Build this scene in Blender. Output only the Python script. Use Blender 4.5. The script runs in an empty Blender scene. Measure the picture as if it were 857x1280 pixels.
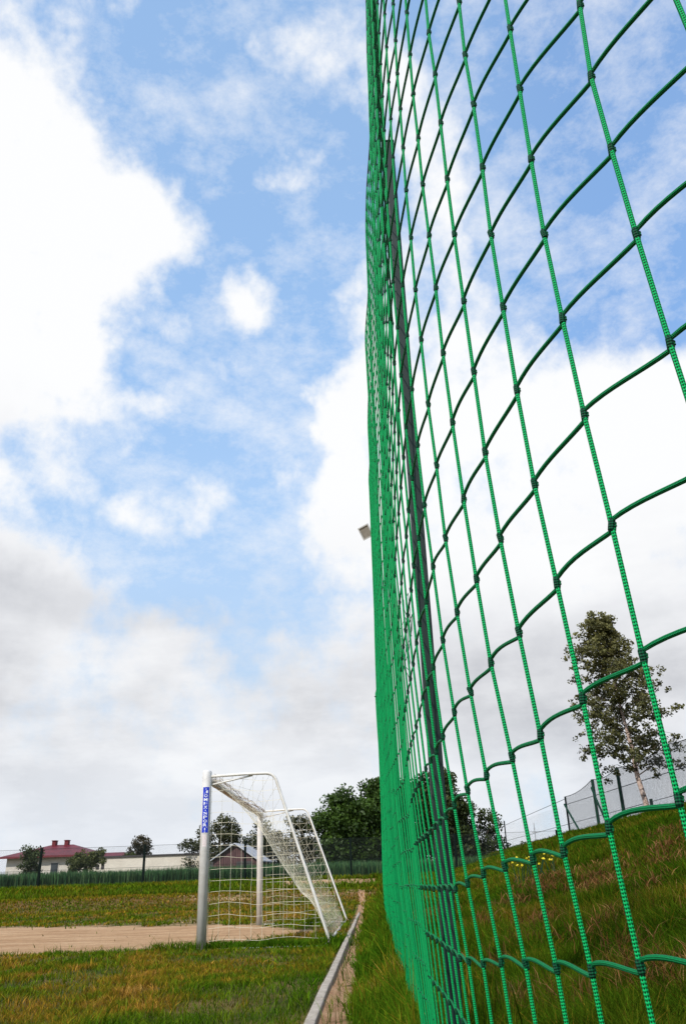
import bpy, math, random
import numpy as np
from mathutils import Vector, Matrix, noise
random.seed(7)
rng = np.random.default_rng(7)
CAM_H = 0.73            # eye height above the pitch; shapes are written relative to the eye, then lifted by this

scene = bpy.context.scene
COL = scene.collection

# ------------------------------------------------------------------ helpers
def link(o, parent=None):
    COL.objects.link(o)
    if parent: o.parent = parent
    return o

def tag(o, label=None, cat=None, group=None, kind=None):
    if label: o['label'] = label
    if cat: o['category'] = cat
    if group: o['group'] = group
    if kind: o['kind'] = kind
    return o

def thing(name, loc, label, cat, group=None, rz=0):
    o = bpy.data.objects.new(name, None)
    o.empty_display_size = .2
    o.location = loc; o.rotation_euler = (0, 0, rz)
    link(o)
    return tag(o, label, cat, group)

class MB:
    """collects boxes, tubes, quads; build() links them as one mesh object"""
    def __init__(s): s.v = []; s.f = []; s.uv = []; s.c = []; s.use_c = False
    def add(s, verts, faces, uvs=None, col=None):
        b = len(s.v); s.v += [tuple(v) for v in verts]
        for i, f in enumerate(faces):
            s.f.append(tuple(b + k for k in f))
            s.uv.append(uvs[i] if uvs else [(0, 0)] * len(f))
        return s
    def box(s, x0, x1, y0, y1, z0, z1):
        v = [(x0,y0,z0),(x1,y0,z0),(x1,y1,z0),(x0,y1,z0),(x0,y0,z1),(x1,y0,z1),(x1,y1,z1),(x0,y1,z1)]
        return s.add(v, [(3,2,1,0),(4,5,6,7),(0,1,5,4),(1,2,6,5),(2,3,7,6),(3,0,4,7)])
    def beam(s, a, b, w, h, up=(0,0,1)):
        a = Vector(a); b = Vector(b); d = (b-a).normalized(); up = Vector(up)
        r = d.cross(up).normalized() * w/2; u = r.cross(d).normalized() * h/2
        v = [a-r-u, a+r-u, a+r+u, a-r+u, b-r-u, b+r-u, b+r+u, b-r+u]
        return s.add(v, [(0,3,2,1)[::-1],(4,5,6,7)[::-1],(0,1,5,4)[::-1],(1,2,6,5)[::-1],(2,3,7,6)[::-1],(3,0,4,7)[::-1]])
    def tube(s, pts, r, n=8, cap=True, v0=0.0):
        pts = [Vector(p) for p in pts]; m = len(pts)
        if not hasattr(r, '__len__'): r = [r] * m
        b = len(s.v); L = v0; up = None; Ls = []
        for i, p in enumerate(pts):
            t = (pts[min(i+1, m-1)] - pts[max(i-1, 0)])
            t = t.normalized() if t.length > 1e-9 else Vector((0,0,1))
            if up is None:
                up = Vector((1,0,0)) if abs(t.x) < .9 else Vector((0,1,0))
            up = (up - t*up.dot(t)); up = up.normalized() if up.length > 1e-6 else Vector((0,1,0))
            w = t.cross(up)
            if i: L += (p - pts[i-1]).length
            Ls.append(L)
            for k in range(n):
                a = 2*math.pi*k/n
                q = p + up*(math.cos(a)*r[i]) + w*(math.sin(a)*r[i])
                s.v.append((q.x, q.y, q.z))
        for i in range(m-1):
            for k in range(n):
                k2 = (k+1) % n
                s.f.append((b+i*n+k, b+i*n+k2, b+(i+1)*n+k2, b+(i+1)*n+k))
                s.uv.append([(k/n, Ls[i]), ((k+1)/n, Ls[i]), ((k+1)/n, Ls[i+1]), (k/n, Ls[i+1])])
        if cap:
            s.f.append(tuple(b+k for k in range(n))[::-1]); s.uv.append([(0,Ls[0])]*n)
            s.f.append(tuple(b+(m-1)*n+k for k in range(n))); s.uv.append([(0,Ls[-1])]*n)
        return s
    def build(s, name, mat, parent=None, smooth=False, bevel=0):
        me = bpy.data.meshes.new(name); me.from_pydata(s.v, [], s.f)
        uvl = me.uv_layers.new(name='UVMap')
        flat = [c for f in s.uv for p in f for c in p]
        uvl.data.foreach_set('uv', flat)
        me.materials.append(mat)
        if smooth: me.polygons.foreach_set('use_smooth', [True]*len(me.polygons))
        me.update()
        o = bpy.data.objects.new(name, me); link(o, parent)
        if bevel:
            m = o.modifiers.new('bevel', 'BEVEL'); m.width = bevel; m.segments = 2; m.limit_method = 'ANGLE'
        return o

def mesh_np(name, V, F4, mat, cols=None, parent=None, F3=None):
    """big meshes from numpy arrays; V (n,3), F4 (m,4), F3 (k,3), per-vertex colours"""
    me = bpy.data.meshes.new(name)
    n4 = len(F4) if F4 is not None else 0; n3 = len(F3) if F3 is not None else 0
    me.vertices.add(len(V)); me.vertices.foreach_set('co', V.astype(np.float32).ravel())
    idx = []
    if n4: idx.append(F4.ravel())
    if n3: idx.append(F3.ravel())
    idx = np.concatenate(idx).astype(np.int32)
    me.loops.add(len(idx)); me.loops.foreach_set('vertex_index', idx)
    me.polygons.add(n4+n3)
    starts = np.concatenate([np.arange(n4)*4, n4*4 + np.arange(n3)*3]).astype(np.int32)
    me.polygons.foreach_set('loop_start', starts)
    me.update(calc_edges=True)
    if cols is not None:
        ca = me.color_attributes.new('tint', 'FLOAT_COLOR', 'POINT')
        c4 = np.ones((len(V), 4), np.float32); c4[:, :3] = cols
        ca.data.foreach_set('color', c4.ravel())
    me.materials.append(mat)
    o = bpy.data.objects.new(name, me)
    return link(o, parent)

def sm(a, b, x):
    t = min(1, max(0, (x-a)/(b-a))); return t*t*(3-2*t)
def fbm(x, y, z=0, o=3):
    return noise.fractal(Vector((x, y, z)), 1.0, 2.0, o)

# ------------------------------------------------------------------ materials
def new_mat(name):
    m = bpy.data.materials.new(name); m.use_nodes = True
    nt = m.node_tree; b = nt.nodes['Principled BSDF']
    return m, nt, b
def N(nt, t, **kw):
    n = nt.nodes.new(t)
    for k, v in kw.items(): setattr(n, k, v)
    return n
def ramp(nt, fac, stops):
    r = N(nt, 'ShaderNodeValToRGB')
    while len(r.color_ramp.elements) < len(stops): r.color_ramp.elements.new(.5)
    for e, (p, c) in zip(r.color_ramp.elements, stops):
        e.position = p; e.color = (*c, 1) if len(c) == 3 else c
    nt.links.new(fac, r.inputs[0]); return r.outputs[0]
def math_n(nt, op, a, b=None, c=None, clamp=False):
    n = N(nt, 'ShaderNodeMath', operation=op); n.use_clamp = clamp
    for i, x in enumerate((a, b, c)):
        if x is None: continue
        if isinstance(x, (int, float)): n.inputs[i].default_value = x
        else: nt.links.new(x, n.inputs[i])
    return n.outputs[0]
def noise_n(nt, vec, scale, detail=4, rough=.55, dims='3D'):
    n = N(nt, 'ShaderNodeTexNoise'); n.inputs['Scale'].default_value = scale
    n.inputs['Detail'].default_value = detail; n.inputs['Roughness'].default_value = rough
    if vec is not None: nt.links.new(vec, n.inputs['Vector'])
    return n.outputs['Fac']
def bump(nt, b, h, strength=.4, dist=.01):
    n = N(nt, 'ShaderNodeBump'); n.inputs['Strength'].default_value = strength
    n.inputs['Distance'].default_value = dist
    nt.links.new(h, n.inputs['Height']); nt.links.new(n.outputs[0], b.inputs['Normal'])
def mixc(nt, fac, a, b, mode='MIX'):
    n = N(nt, 'ShaderNodeMix', data_type='RGBA', blend_type=mode)
    for i, x in ((0, fac), (6, a), (7, b)):
        if isinstance(x, (int, float)): n.inputs[i].default_value = x
        elif isinstance(x, tuple): n.inputs[i].default_value = (*x, 1)
        else: nt.links.new(x, n.inputs[i])
    return n.outputs[2]
def simple(name, c1, c2, scale=8, rough=.6, bs=.2, metal=0, bd=.005, spec=.5):
    m, nt, b = new_mat(name)
    tc = N(nt, 'ShaderNodeTexCoord').outputs['Object']
    f = noise_n(nt, tc, scale, 6)
    nt.links.new(ramp(nt, f, [(.3, c1), (.7, c2)]), b.inputs['Base Color'])
    b.inputs['Roughness'].default_value = rough; b.inputs['Metallic'].default_value = metal
    b.inputs['Specular IOR Level'].default_value = spec
    if bs: bump(nt, b, noise_n(nt, tc, scale*5, 4), bs, bd)
    return m

def rope_mat(name, hi, lo, pitch, turns=2, ill=(.45,.9)):
    m, nt, b = new_mat(name)
    uv = N(nt, 'ShaderNodeUVMap').outputs[0]
    sx = N(nt, 'ShaderNodeSeparateXYZ'); nt.links.new(uv, sx.inputs[0])
    u = math_n(nt, 'MULTIPLY', sx.outputs[0], 2*math.pi*turns)
    v = math_n(nt, 'MULTIPLY', sx.outputs[1], 2*math.pi/pitch)
    a = math_n(nt, 'SINE', math_n(nt, 'ADD', u, v)); c = math_n(nt, 'SINE', math_n(nt, 'SUBTRACT', u, v))
    prod = math_n(nt, 'MULTIPLY', a, c)
    h = math_n(nt, 'MULTIPLY_ADD', prod, .5, .5)
    tc = N(nt, 'ShaderNodeTexCoord').outputs['Object']
    big = noise_n(nt, tc, 3, 3)
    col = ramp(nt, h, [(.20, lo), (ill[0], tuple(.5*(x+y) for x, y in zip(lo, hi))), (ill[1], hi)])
    col = mixc(nt, .35, col, ramp(nt, big, [(.35, tuple(x*.6 for x in hi)), (.65, tuple(min(1,x*1.25) for x in hi))]), 'MULTIPLY') if False else col
    fine = noise_n(nt, tc, 900, 2)
    col = mixc(nt, .5, col, ramp(nt, fine, [(.3, (.55,.55,.55)), (.7, (1,1,1))]), 'MULTIPLY')
    nt.links.new(col, b.inputs['Base Color'])
    b.inputs['Roughness'].default_value = .6; b.inputs['Specular IOR Level'].default_value = .15
    bump(nt, b, h, .8, .0012)
    return m

M = {}
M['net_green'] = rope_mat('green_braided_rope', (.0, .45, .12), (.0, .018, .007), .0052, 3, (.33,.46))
M['net_cross_shaded'] = rope_mat('green_cross_rope_shaded', (.0, .25, .075), (.0, .075, .022), .0030, 4, (.3,.5))  # same green rope, painted darker for the unlit undersides of the cross ropes
M['net_knot_shaded'] = rope_mat('green_knot_rope_shaded', (.0, .10, .038), (.001, .018, .012), .0045, 3)  # knot sleeves painted near black to hold the shadow in each knot
M['net_white'] = simple('goal_net_twine', (.60,.53,.38), (.82,.76,.60), 30, .8, 0)
M['net_bundle'] = simple('brown_gathered_twine', (.36,.25,.19), (.62,.48,.36), 12, .8, 0)  # gathered twine, browner and darker than the loose goal net
M['twine'] = simple('frayed_twine', (.01,.06,.02), (.02,.16,.06), 30, .8, 0)
M['post_green'] = simple('dark_green_coated_steel', (.007,.016,.015), (.013,.027,.025), 5, .5, .08, spec=.25)
M['fence_post'] = simple('fence_post_paint', (.003,.007,.006), (.005,.011,.009), 5, .8, 0, spec=.1)
M['green_post'] = simple('bright_green_post_paint', (.003,.03,.016), (.006,.045,.025), 5, .6, 0, spec=.2)
M['cable'] = simple('steel_cable', (.03,.05,.04), (.06,.09,.07), 20, .5, 0)
# goal paint: dirty white aluminium
m, nt, b = new_mat('goal_post_paint'); M['goal'] = m
tc = N(nt, 'ShaderNodeTexCoord').outputs['Object']
f = noise_n(nt, tc, 4, 8, .7)
sp = N(nt, 'ShaderNodeSeparateXYZ'); nt.links.new(tc, sp.inputs[0])
low = math_n(nt, 'SUBTRACT', 1, math_n(nt, 'DIVIDE', sp.outputs[2], .5), clamp=True)
c = ramp(nt, f, [(.3, (.56,.53,.50)), (.55, (.72,.70,.68))])
c = mixc(nt, math_n(nt, 'MULTIPLY', low, .28), c, (.34,.27,.19))
nt.links.new(c, b.inputs['Base Color']); b.inputs['Roughness'].default_value = .38
bump(nt, b, noise_n(nt, tc, 30, 4), .08)
M['goal_pipe'] = simple('chipped_white_pipe', (.62,.58,.52), (.78,.76,.72), 9, .4, .1)
M['label_blue'] = simple('blue_label', (.003,.02,.42), (.006,.04,.55), 10, .35, 0)
M['label_white'] = simple('white_letters', (.78,.8,.82), (.9,.9,.92), 10, .4, 0)
M['label_faded'] = simple('faded_sticker', (.62,.50,.48), (.72,.66,.66), 60, .5, 0)
# kerb concrete
m, nt, b = new_mat('kerb_concrete'); M['kerb'] = m
tc = N(nt, 'ShaderNodeTexCoord').outputs['Object']; f = noise_n(nt, tc, 6, 8, .7); g = noise_n(nt, tc, 90, 4, .7)
c = ramp(nt, f, [(.3, (.26,.21,.165)), (.55, (.46,.39,.32)), (.75, (.57,.50,.42))])
c = mixc(nt, .6, c, ramp(nt, g, [(.3, (.6,.56,.5)), (.6, (1,1,1))]), 'MULTIPLY')
nt.links.new(c, b.inputs['Base Color']); b.inputs['Roughness'].default_value = .9; bump(nt, b, g, .5, .004)
# ground
m, nt, b = new_mat('ground_soil_and_turf'); M['ground'] = m
geo = N(nt, 'ShaderNodeNewGeometry').outputs['Position']
att = N(nt, 'ShaderNodeVertexColor', layer_name='tint')
sp = N(nt, 'ShaderNodeSeparateColor'); nt.links.new(att.outputs[0], sp.inputs[0])
n1 = noise_n(nt, geo, 1.3, 8, .65); n2 = noise_n(nt, geo, 9, 8, .7); n3 = noise_n(nt, geo, 70, 5, .7); n0 = noise_n(nt, geo, .35, 4)
# stretched noise: trampled streaks along the goal line
mp = N(nt, 'ShaderNodeMapping'); mp.inputs['Scale'].default_value = (.5, 2.2, 1); nt.links.new(geo, mp.inputs[0])
n4 = noise_n(nt, mp.outputs[0], 1.1, 9, .72)
n5 = noise_n(nt, geo, 3.2, 6, .65)
nm = N(nt, 'ShaderNodeMix'); nt.links.new(sp.outputs[2], nm.inputs[0]); nt.links.new(n4, nm.inputs[2]); nt.links.new(n5, nm.inputs[3]); n4 = nm.outputs[0]
mask = math_n(nt, 'ADD', sp.outputs[0], math_n(nt, 'MULTIPLY', math_n(nt, 'SUBTRACT', n4, .5), 1.3))
mask = math_n(nt, 'ADD', mask, math_n(nt, 'MULTIPLY', math_n(nt, 'SUBTRACT', n2, .5), .9))
mask = ramp(nt, mask, [(.40, (0,0,0)), (.60, (1,1,1))])
sand = ramp(nt, n4, [(.28, (.33,.175,.085)), (.5, (.56,.35,.19)), (.72, (.72,.50,.31))])
sand = mixc(nt, .7, sand, ramp(nt, n2, [(.3, (.60,.53,.46)), (.6, (1,1,1))]), 'MULTIPLY')
sand = mixc(nt, .6, sand, ramp(nt, n3, [(.35, (.5,.42,.36)), (.55, (1,1,1))]), 'MULTIPLY')
sand = mixc(nt, math_n(nt, 'MULTIPLY', sp.outputs[2], .55), sand, ramp(nt, n3, [(.3, (.22,.085,.04)), (.6, (.52,.30,.18))]))
turf = ramp(nt, n2, [(.3, (.028,.034,.008)), (.5, (.060,.070,.014)), (.68, (.14,.105,.03))])
turf = mixc(nt, ramp(nt, n1, [(.45, (0,0,0)), (.62, (1,1,1))]), turf, ramp(nt, n3, [(.35, (.09,.06,.02)), (.6, (.26,.17,.06))]))
red = ramp(nt, n3, [(.3, (.11,.04,.02)), (.6, (.34,.16,.08))])
turf = mixc(nt, sp.outputs[1], turf, red)
nt.links.new(mixc(nt, mask, turf, sand), b.inputs['Base Color'])
b.inputs['Roughness'].default_value = .95; b.inputs['Specular IOR Level'].default_value = .1
bump(nt, b, math_n(nt, 'ADD', n3, math_n(nt, 'MULTIPLY', n2, 1.5)), .7, .03)

def leafy(name, trans=.35, rough=.55, sat=1.0, spec=.25):
    m, nt, b = new_mat(name)
    att = N(nt, 'ShaderNodeVertexColor', layer_name='tint')
    nt.links.new(att.outputs[0], b.inputs['Base Color'])
    b.inputs['Roughness'].default_value = rough; b.inputs['Specular IOR Level'].default_value = spec
    t = N(nt, 'ShaderNodeBsdfTranslucent')
    nt.links.new(att.outputs[0], t.inputs[0])
    mx = N(nt, 'ShaderNodeMixShader'); mx.inputs[0].default_value = trans
    nt.links.new(b.outputs[0], mx.inputs[1]); nt.links.new(t.outputs[0], mx.inputs[2])
    nt.links.new(mx.outputs[0], nt.nodes['Material Output'].inputs[0])
    return m
M['grass'] = leafy('grass_blades', .30, .7, spec=.0)
M['crop'] = leafy('crop_leaves', .25, .55, spec=.15)
M['leaf'] = leafy('tree_leaves', .25, .5)
M['bark'] = simple('bark', (.03,.022,.015), (.09,.065,.045), 6, .9, .6, bd=.02)
# birch bark
m, nt, b = new_mat('birch_bark'); M['birch'] = m
tc = N(nt, 'ShaderNodeTexCoord').outputs['Object']
mp = N(nt, 'ShaderNodeMapping'); mp.inputs['Scale'].default_value = (3,3,9); nt.links.new(tc, mp.inputs[0])
f = noise_n(nt, mp.outputs[0], 2.2, 5, .6)
nt.links.new(ramp(nt, f, [(.40, (.05,.035,.03)), (.47, (.40,.29,.24)), (.7, (.56,.45,.39))]), b.inputs['Base Color'])
b.inputs['Roughness'].default_value = .8
# mesh panels with a real wire pattern cut out of the sheet
def wire_mat(name, cell, frac, col, diamond=True):
    m, nt, b = new_mat(name)
    uv = N(nt, 'ShaderNodeUVMap').outputs[0]
    sx = N(nt, 'ShaderNodeSeparateXYZ'); nt.links.new(uv, sx.inputs[0])
    x, y = sx.outputs[0], sx.outputs[1]
    if diamond:
        p = math_n(nt, 'ADD', x, y); q = math_n(nt, 'SUBTRACT', x, y)
    else: p, q = x, y
    def w(k):
        t = math_n(nt, 'FRACT', math_n(nt, 'DIVIDE', k, cell))
        return math_n(nt, 'LESS_THAN', t, frac)
    a = math_n(nt, 'MAXIMUM', w(p), w(q))
    nt.links.new(a, b.inputs['Alpha'])
    b.inputs['Base Color'].default_value = (*col, 1); b.inputs['Roughness'].default_value = .6
    return m
M['chainlink'] = wire_mat('chain_link_wire', .07, .05, (.03,.045,.04))
M['black_net'] = wire_mat('black_netting', .06, .24, (.02,.028,.035))
M['wall_white'] = simple('pale_render', (.50,.46,.40), (.62,.58,.52), .8, .9, .1)
M['wall_cream'] = simple('cream_panels', (.58,.52,.43), (.70,.64,.54), .7, .9, .1)
M['roof_red'] = simple('red_roof_sheet', (.085,.004,.009), (.15,.008,.016), 1.5, .55, .1)
M['chimney'] = simple('dark_red_brick', (.09,.008,.012), (.15,.014,.018), 6, .8, .1)
M['dark'] = simple('dark_trim', (.02,.018,.018), (.05,.04,.04), 5, .6, 0)
M['glass'] = simple('window_pane', (.02,.025,.03), (.05,.06,.07), 3, .15, 0)
M['roof_grey'] = simple('grey_sheet_roof', (.34,.35,.38), (.50,.50,.52), 2, .5, .1)
m, nt, b = new_mat('weathered_planks'); M['planks'] = m
tc = N(nt, 'ShaderNodeTexCoord').outputs['Object']
w = N(nt, 'ShaderNodeTexWave', wave_type='BANDS', bands_direction='X'); w.inputs['Scale'].default_value = 1.6; w.inputs['Distortion'].default_value = .4
nt.links.new(tc, w.inputs[0])
mp = N(nt, 'ShaderNodeMapping'); mp.inputs['Scale'].default_value = (5,5,.6); nt.links.new(tc, mp.inputs[0])
c = ramp(nt, noise_n(nt, mp.outputs[0], 2, 5, .6), [(.3, (.045,.018,.02)), (.7, (.13,.065,.065))])
c = mixc(nt, .8, c, ramp(nt, w.outputs['Fac'], [(.04, (.3,.3,.3)), (.2, (1,1,1))]), 'MULTIPLY')
nt.links.new(c, b.inputs['Base Color']); b.inputs['Roughness'].default_value = .9
M['lamp_body'] = simple('lamp_housing', (.55,.55,.55), (.66,.66,.66), 5, .4, 0)
M['lamp_glass'] = simple('lamp_glass', (.24,.22,.19), (.36,.33,.29), 8, .12, 0)
M['mast'] = simple('galvanised_mast', (.32,.33,.34), (.42,.43,.44), 5, .5, 0, .4)
M['petal'] = simple('yellow_petals', (.70,.55,.02), (.85,.70,.03), 5, .6, 0)

# ------------------------------------------------------------------ terrain
def H(x, y):
    z = -.73 + .035*(1-sm(7, 13, y)) + .03*sm(14, 22, y) + .12*sm(24, 33, y)
    z += (sm(31, 33.4, y)*.45 + sm(33.4, 38, y)*.40) * (1 - .0*x)          # bank below the far fence
    z += .02*fbm(x*.3, y*.3, 5)
    # right hand side: path trench and rising embankment
    ff = 1 - sm(44, 70, y)
    if x > -.31:
        z -= .022 * (1 - sm(-.1, .15, x)) * ff
    if x > -.1:
        if y < 8: tgt = -.60
        else: tgt = -.60 + .15*sm(8, 18, y)
        g = sm(-.1, .4, x)
        slope = .20*max(0, x-.4) + .075*max(0, x-2.0)
        slope += .04*max(0, x-.4)*0
        top = 1.62
        zb = tgt + slope
        if zb > top - .25:   # rounded shoulder
            e = zb - (top-.25); zb = top - .25 + .33*(1-math.exp(-e/.33))
        zb += .05*fbm(x*.5, y*.5, 2) * min(1, max(0, x-.4))
        z = max(z, z*(1-g) + max(z, zb)*g) if y > 30 else z*(1-g) + zb*g
    return z

def sand_mask(x, y):
    s = 0
    # goal-mouth
    near = 12.6 + .35*fbm(x*.6, 3.3) ; far = 19.6 + max(0, -x-2)*.45
    if x < -.9:
        near += sm(-2.6, -1.0, x)*3.0; far -= sm(-3.0, -1.0, x)*3.4
        a = sm(near-.5, near+.6, y)*(1-sm(far-2.2, far+2.6, y))
        s = max(s, a*1.0)
    if x < -2 and 19 < y < 26: s = max(s, .42*(1-sm(24, 26, y)))
    # path beside the kerb
    if -.33 < x < .35 and y < 33:
        wv = .04*fbm(y*.8, 1.7)
        a = (1-sm(-.22+wv, -.03+wv, x))
        a *= .80 + .30*fbm(y*.9, 9.1, 0, 2) + .08*sm(8, 20, y)
        s = max(s, a)
    if 35.5 < y < 37.5 and x > -3.5: s = max(s, .75)
    if 32.2 < y < 33.6 and -7 < x < 1.5: s = max(s, .40)
    return max(0, min(1, s))

def axis(bps):
    out = [bps[0][0]]
    for (a, s), (b_, _) in zip(bps, bps[1:]):
        n = max(1, int(round((b_-a)/s))); out += [a + (b_-a)*(i+1)/n for i in range(n)]
    return out
xs = axis([(-3000,900),(-300,60),(-60,8),(-20,1.5),(-8,.35),(-.6,.07),(.6,.15),(3,.35),(14,2),(40,12),(100,60),(400,650),(3000,1)])
ys = axis([(-400,100),(-20,5),(-2,.5),(2,.25),(12,.2),(24,.4),(42,2),(80,15),(200,150),(3000,1)])
nx, ny = len(xs), len(ys)
V = np.zeros((nx*ny, 3)); C = np.zeros((nx*ny, 3)); k = 0
for y in ys:
    for x in xs:
        V[k] = (x, y, H(x, y))
        redm = .0
        if x > .3: redm = .15
        if 32.0 < y < 33.8: redm = .5
        C[k] = (sand_mask(x, y), redm, 1 if -.4 < x < 1 else 0); k += 1
ii = np.arange(nx*ny).reshape(ny, nx)
F = np.stack([ii[:-1,:-1].ravel(), ii[:-1,1:].ravel(), ii[1:,1:].ravel(), ii[1:,:-1].ravel()], 1)
g = mesh_np('ground', V, F, M['ground'], C)
g.data.polygons.foreach_set('use_smooth', [True]*len(g.data.polygons))
tag(g, 'grassy playing field with bare sand in front of the goal and a rising grass bank', 'ground', kind='structure')

# ------------------------------------------------------------------ grass
GREEN = np.array([1.12,1.12,1.0])*np.array([(.050,.120,.006), (.090,.160,.008), (.135,.170,.012), (.27,.165,.015), (.42,.21,.045), (.55,.34,.12)])
def blades(name, P, Hh, W, T, lean, label, cat, mat='grass', dark=.45, pal=GREEN):
    """P (n,3) roots, Hh heights, W widths, T palette position 0..1"""
    n = len(P)
    a = rng.uniform(0, 2*np.pi, n); d = np.stack([np.cos(a), np.sin(a), 0*a], 1)
    fa = rng.uniform(0, 2*np.pi, n)
    s = np.stack([np.cos(fa), np.sin(fa), 0*fa], 1)*W[:,None]*.5
    l = (np.abs(rng.normal(0, 1, n))*lean*Hh)[:,None]
    up = np.zeros((n,3)); up[:,2] = Hh
    p0 = P; p1 = P + up*.55 + d*l*.35; p2 = P + up*rng.uniform(.85,1,(n,1)) + d*l
    V = np.stack([p0-s, p0+s, p1+s*.8, p1-s*.8, p2], 1).reshape(-1,3)
    b = np.arange(n)*5
    F4 = np.stack([b, b+1, b+2, b+3], 1); F3 = np.stack([b+3, b+2, b+4], 1)
    t = np.clip(T,0,.999)*(len(pal)-1); i = t.astype(int); fr = (t-i)[:,None]
    c = pal[i]*(1-fr) + pal[np.minimum(i+1,len(pal)-1)]*fr
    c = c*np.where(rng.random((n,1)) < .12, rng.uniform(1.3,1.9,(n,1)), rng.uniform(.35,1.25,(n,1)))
    C = np.stack([c*dark, c*dark, c*.85, c*.85, c*1.1], 1).reshape(-1,3)  # painted shading: blade roots darkened, tips lightened
    o = mesh_np(name, V, F4, M[mat], C, F3=F3)
    return tag(o, label, cat, kind='stuff')

def scatter(n, y0, y1, xf, keep, hfun, tfun, base_w=.0028):
    P=[];Hs=[];W=[];T=[]
    for _ in range(n):
        y = y0*(y1/y0)**random.random()
        x = xf(y)
        k = keep(x, y)
        if random.random() > k: continue
        h = hfun(x, y)
        if h <= 0: continue
        P.append((x, y, H(x, y)-.01)); Hs.append(h); W.append(max(base_w, .00075*y)*random.uniform(.6,1.3)*(1.7 if random.random() < .25 else 1)); T.append(tfun(x, y))
    return np.array(P), np.array(Hs), np.array(W), np.array(T)

# short lawn left of the kerb
def lawn_keep(x, y):
    s = sand_mask(x, y) + .45*fbm(x*1.5, y*1.5, 4)
    if -.40 < x < -.29: return 0
    if s > .45: return .002 if y > 12 and s > .6 else .03
    if -2.6 < x < -.35 and 12.2 < y < 13.6: return 1
    return .35 + .65*sm(-.35, .25, fbm(x*.9, y*.55, 8))
def lawn_h(x, y):
    h = .035 + .035*max(0, fbm(x*2.5, y*1.6, 1)+.4) + .02*random.random()
    if random.random() < .03: h *= 2.0
    if -3.0 < x < -.4 and 12.1 < y < 12.75: h *= 2.0
    if 19 < y < 32: h *= 1.4
    if abs(x+.45) < .08: h *= 1.4
    return h
def lawn_t(x, y):
    return .33 + .42*fbm(x*.8, y*.45, 8.5) + .35*fbm(x*3.1, y*2.3, 2) + random.uniform(-.18,.18) - (.15 if 12<y<13.5 else 0) + .10*sm(19,28,y)
P_, H_, W_, T_ = scatter(150000, 4.2, 33, lambda y: random.uniform(-.47*y-1, -.37), lawn_keep, lawn_h, lawn_t)
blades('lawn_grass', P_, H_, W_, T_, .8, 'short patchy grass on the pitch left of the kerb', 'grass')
# bank below the far fence
P_, H_, W_, T_ = scatter(45000, 30.5, 39, lambda y: random.uniform(-.5*y, 3.5),
    lambda x,y: .2 if sand_mask(x,y)>.5 else 1, lambda x,y: random.uniform(.05,.16)*(1.5 if y>34 else .8),
    lambda x,y: (.28 if y>34 else .46) + .25*fbm(x*.4, y*.8, 3) + random.uniform(-.2,.2))
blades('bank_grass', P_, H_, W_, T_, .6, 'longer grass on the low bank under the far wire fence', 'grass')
# rough grass right of the path and up the embankment
def rk(x, y):
    if x < .35 and sand_mask(x, y) + .35*fbm(x*3, y*3, 4) > .42: return .03
    return 1
def rh(x, y):
    h = .09 + .15*max(0, fbm(x*1.4, y*1.2, 6)+.35) + .05*random.random()
    if x < .1: h *= .65
    if x < .5 and random.random() < .03: h *= 1.9
    if x > .5: h *= .92
    return h
def rt(x, y):
    t = .17 + .34*fbm(x*.9, y*.6, 1.5) + .16*fbm(x*3.5, y*3, 2.5) + random.uniform(-.18,.2)
    if random.random() < .08: t += .45
    return t
P_, H_, W_, T_ = scatter(95000, 3.0, 40, lambda y: -.27 + random.random()**1.3*(.16*y+.5), rk, rh, rt)
blades('path_side_grass', P_, H_, W_, T_, .55, 'tall rough grass between the sand path and the green net', 'grass')
P_, H_, W_, T_ = scatter(230000, 2.6, 52, lambda y: .3 + random.random()*(min(9.5,.47*y+.6)), lambda x,y: 1, rh, rt, .0035)
blades('embankment_grass', P_, H_, W_, T_, .6, 'tall dark rough grass covering the bank behind the green net', 'grass', dark=.18, pal=GREEN*np.array([.66,.66,.7]))  # palette and roots darkened here as painted shade, for weaker sky fill

# dead clumps on the embankment
DRY = np.array([(.15,.06,.02), (.28,.12,.045), (.40,.22,.09)])
P=[]
for _ in range(60):
    y = random.uniform(3.3, 13); x = .5 + random.random()*.4*y
    r = random.uniform(.04, .10)*max(1, y/6)
    for _ in range(90):
        xx = x+random.gauss(0, r); yy = y+random.gauss(0, r); P.append((xx, yy, H(xx,yy)+random.uniform(.05,.17)))
P = np.array(P); n = len(P)
blades('dead_grass', P, rng.uniform(.03,.10,n), np.maximum(.003, P[:,1]*.0008), rng.random(n), 1.4,
       'scattered dead brown grass tufts on the bank behind the green net', 'grass', pal=DRY)

# ------------------------------------------------------------------ kerb stones
y = 1.2; first = None
while y < 32:
    x0 = -.392 + .0032*max(0, y-5); zt = -.665 - .0015*(y-5)
    if first is None:
        mb = MB(); mb.box(.008, .071, 0, .985, -.2, 0)
        first = mb.build('kerb_stone', M['kerb'], bevel=.008); o = first
    else:
        o = first.copy(); link(o)
    o.location = (x0+random.uniform(-.004,.004), y, zt+random.uniform(-.003,.003)); o.rotation_euler = (random.uniform(-.004,.004), random.uniform(-.008,.008), -.0032+random.uniform(-.003,.003))
    tag(o, 'grey concrete kerb stone in the long edging between the grass and the sand path', 'kerb stone', 'kerb stones along the sand path')
    y += 1.0

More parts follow.
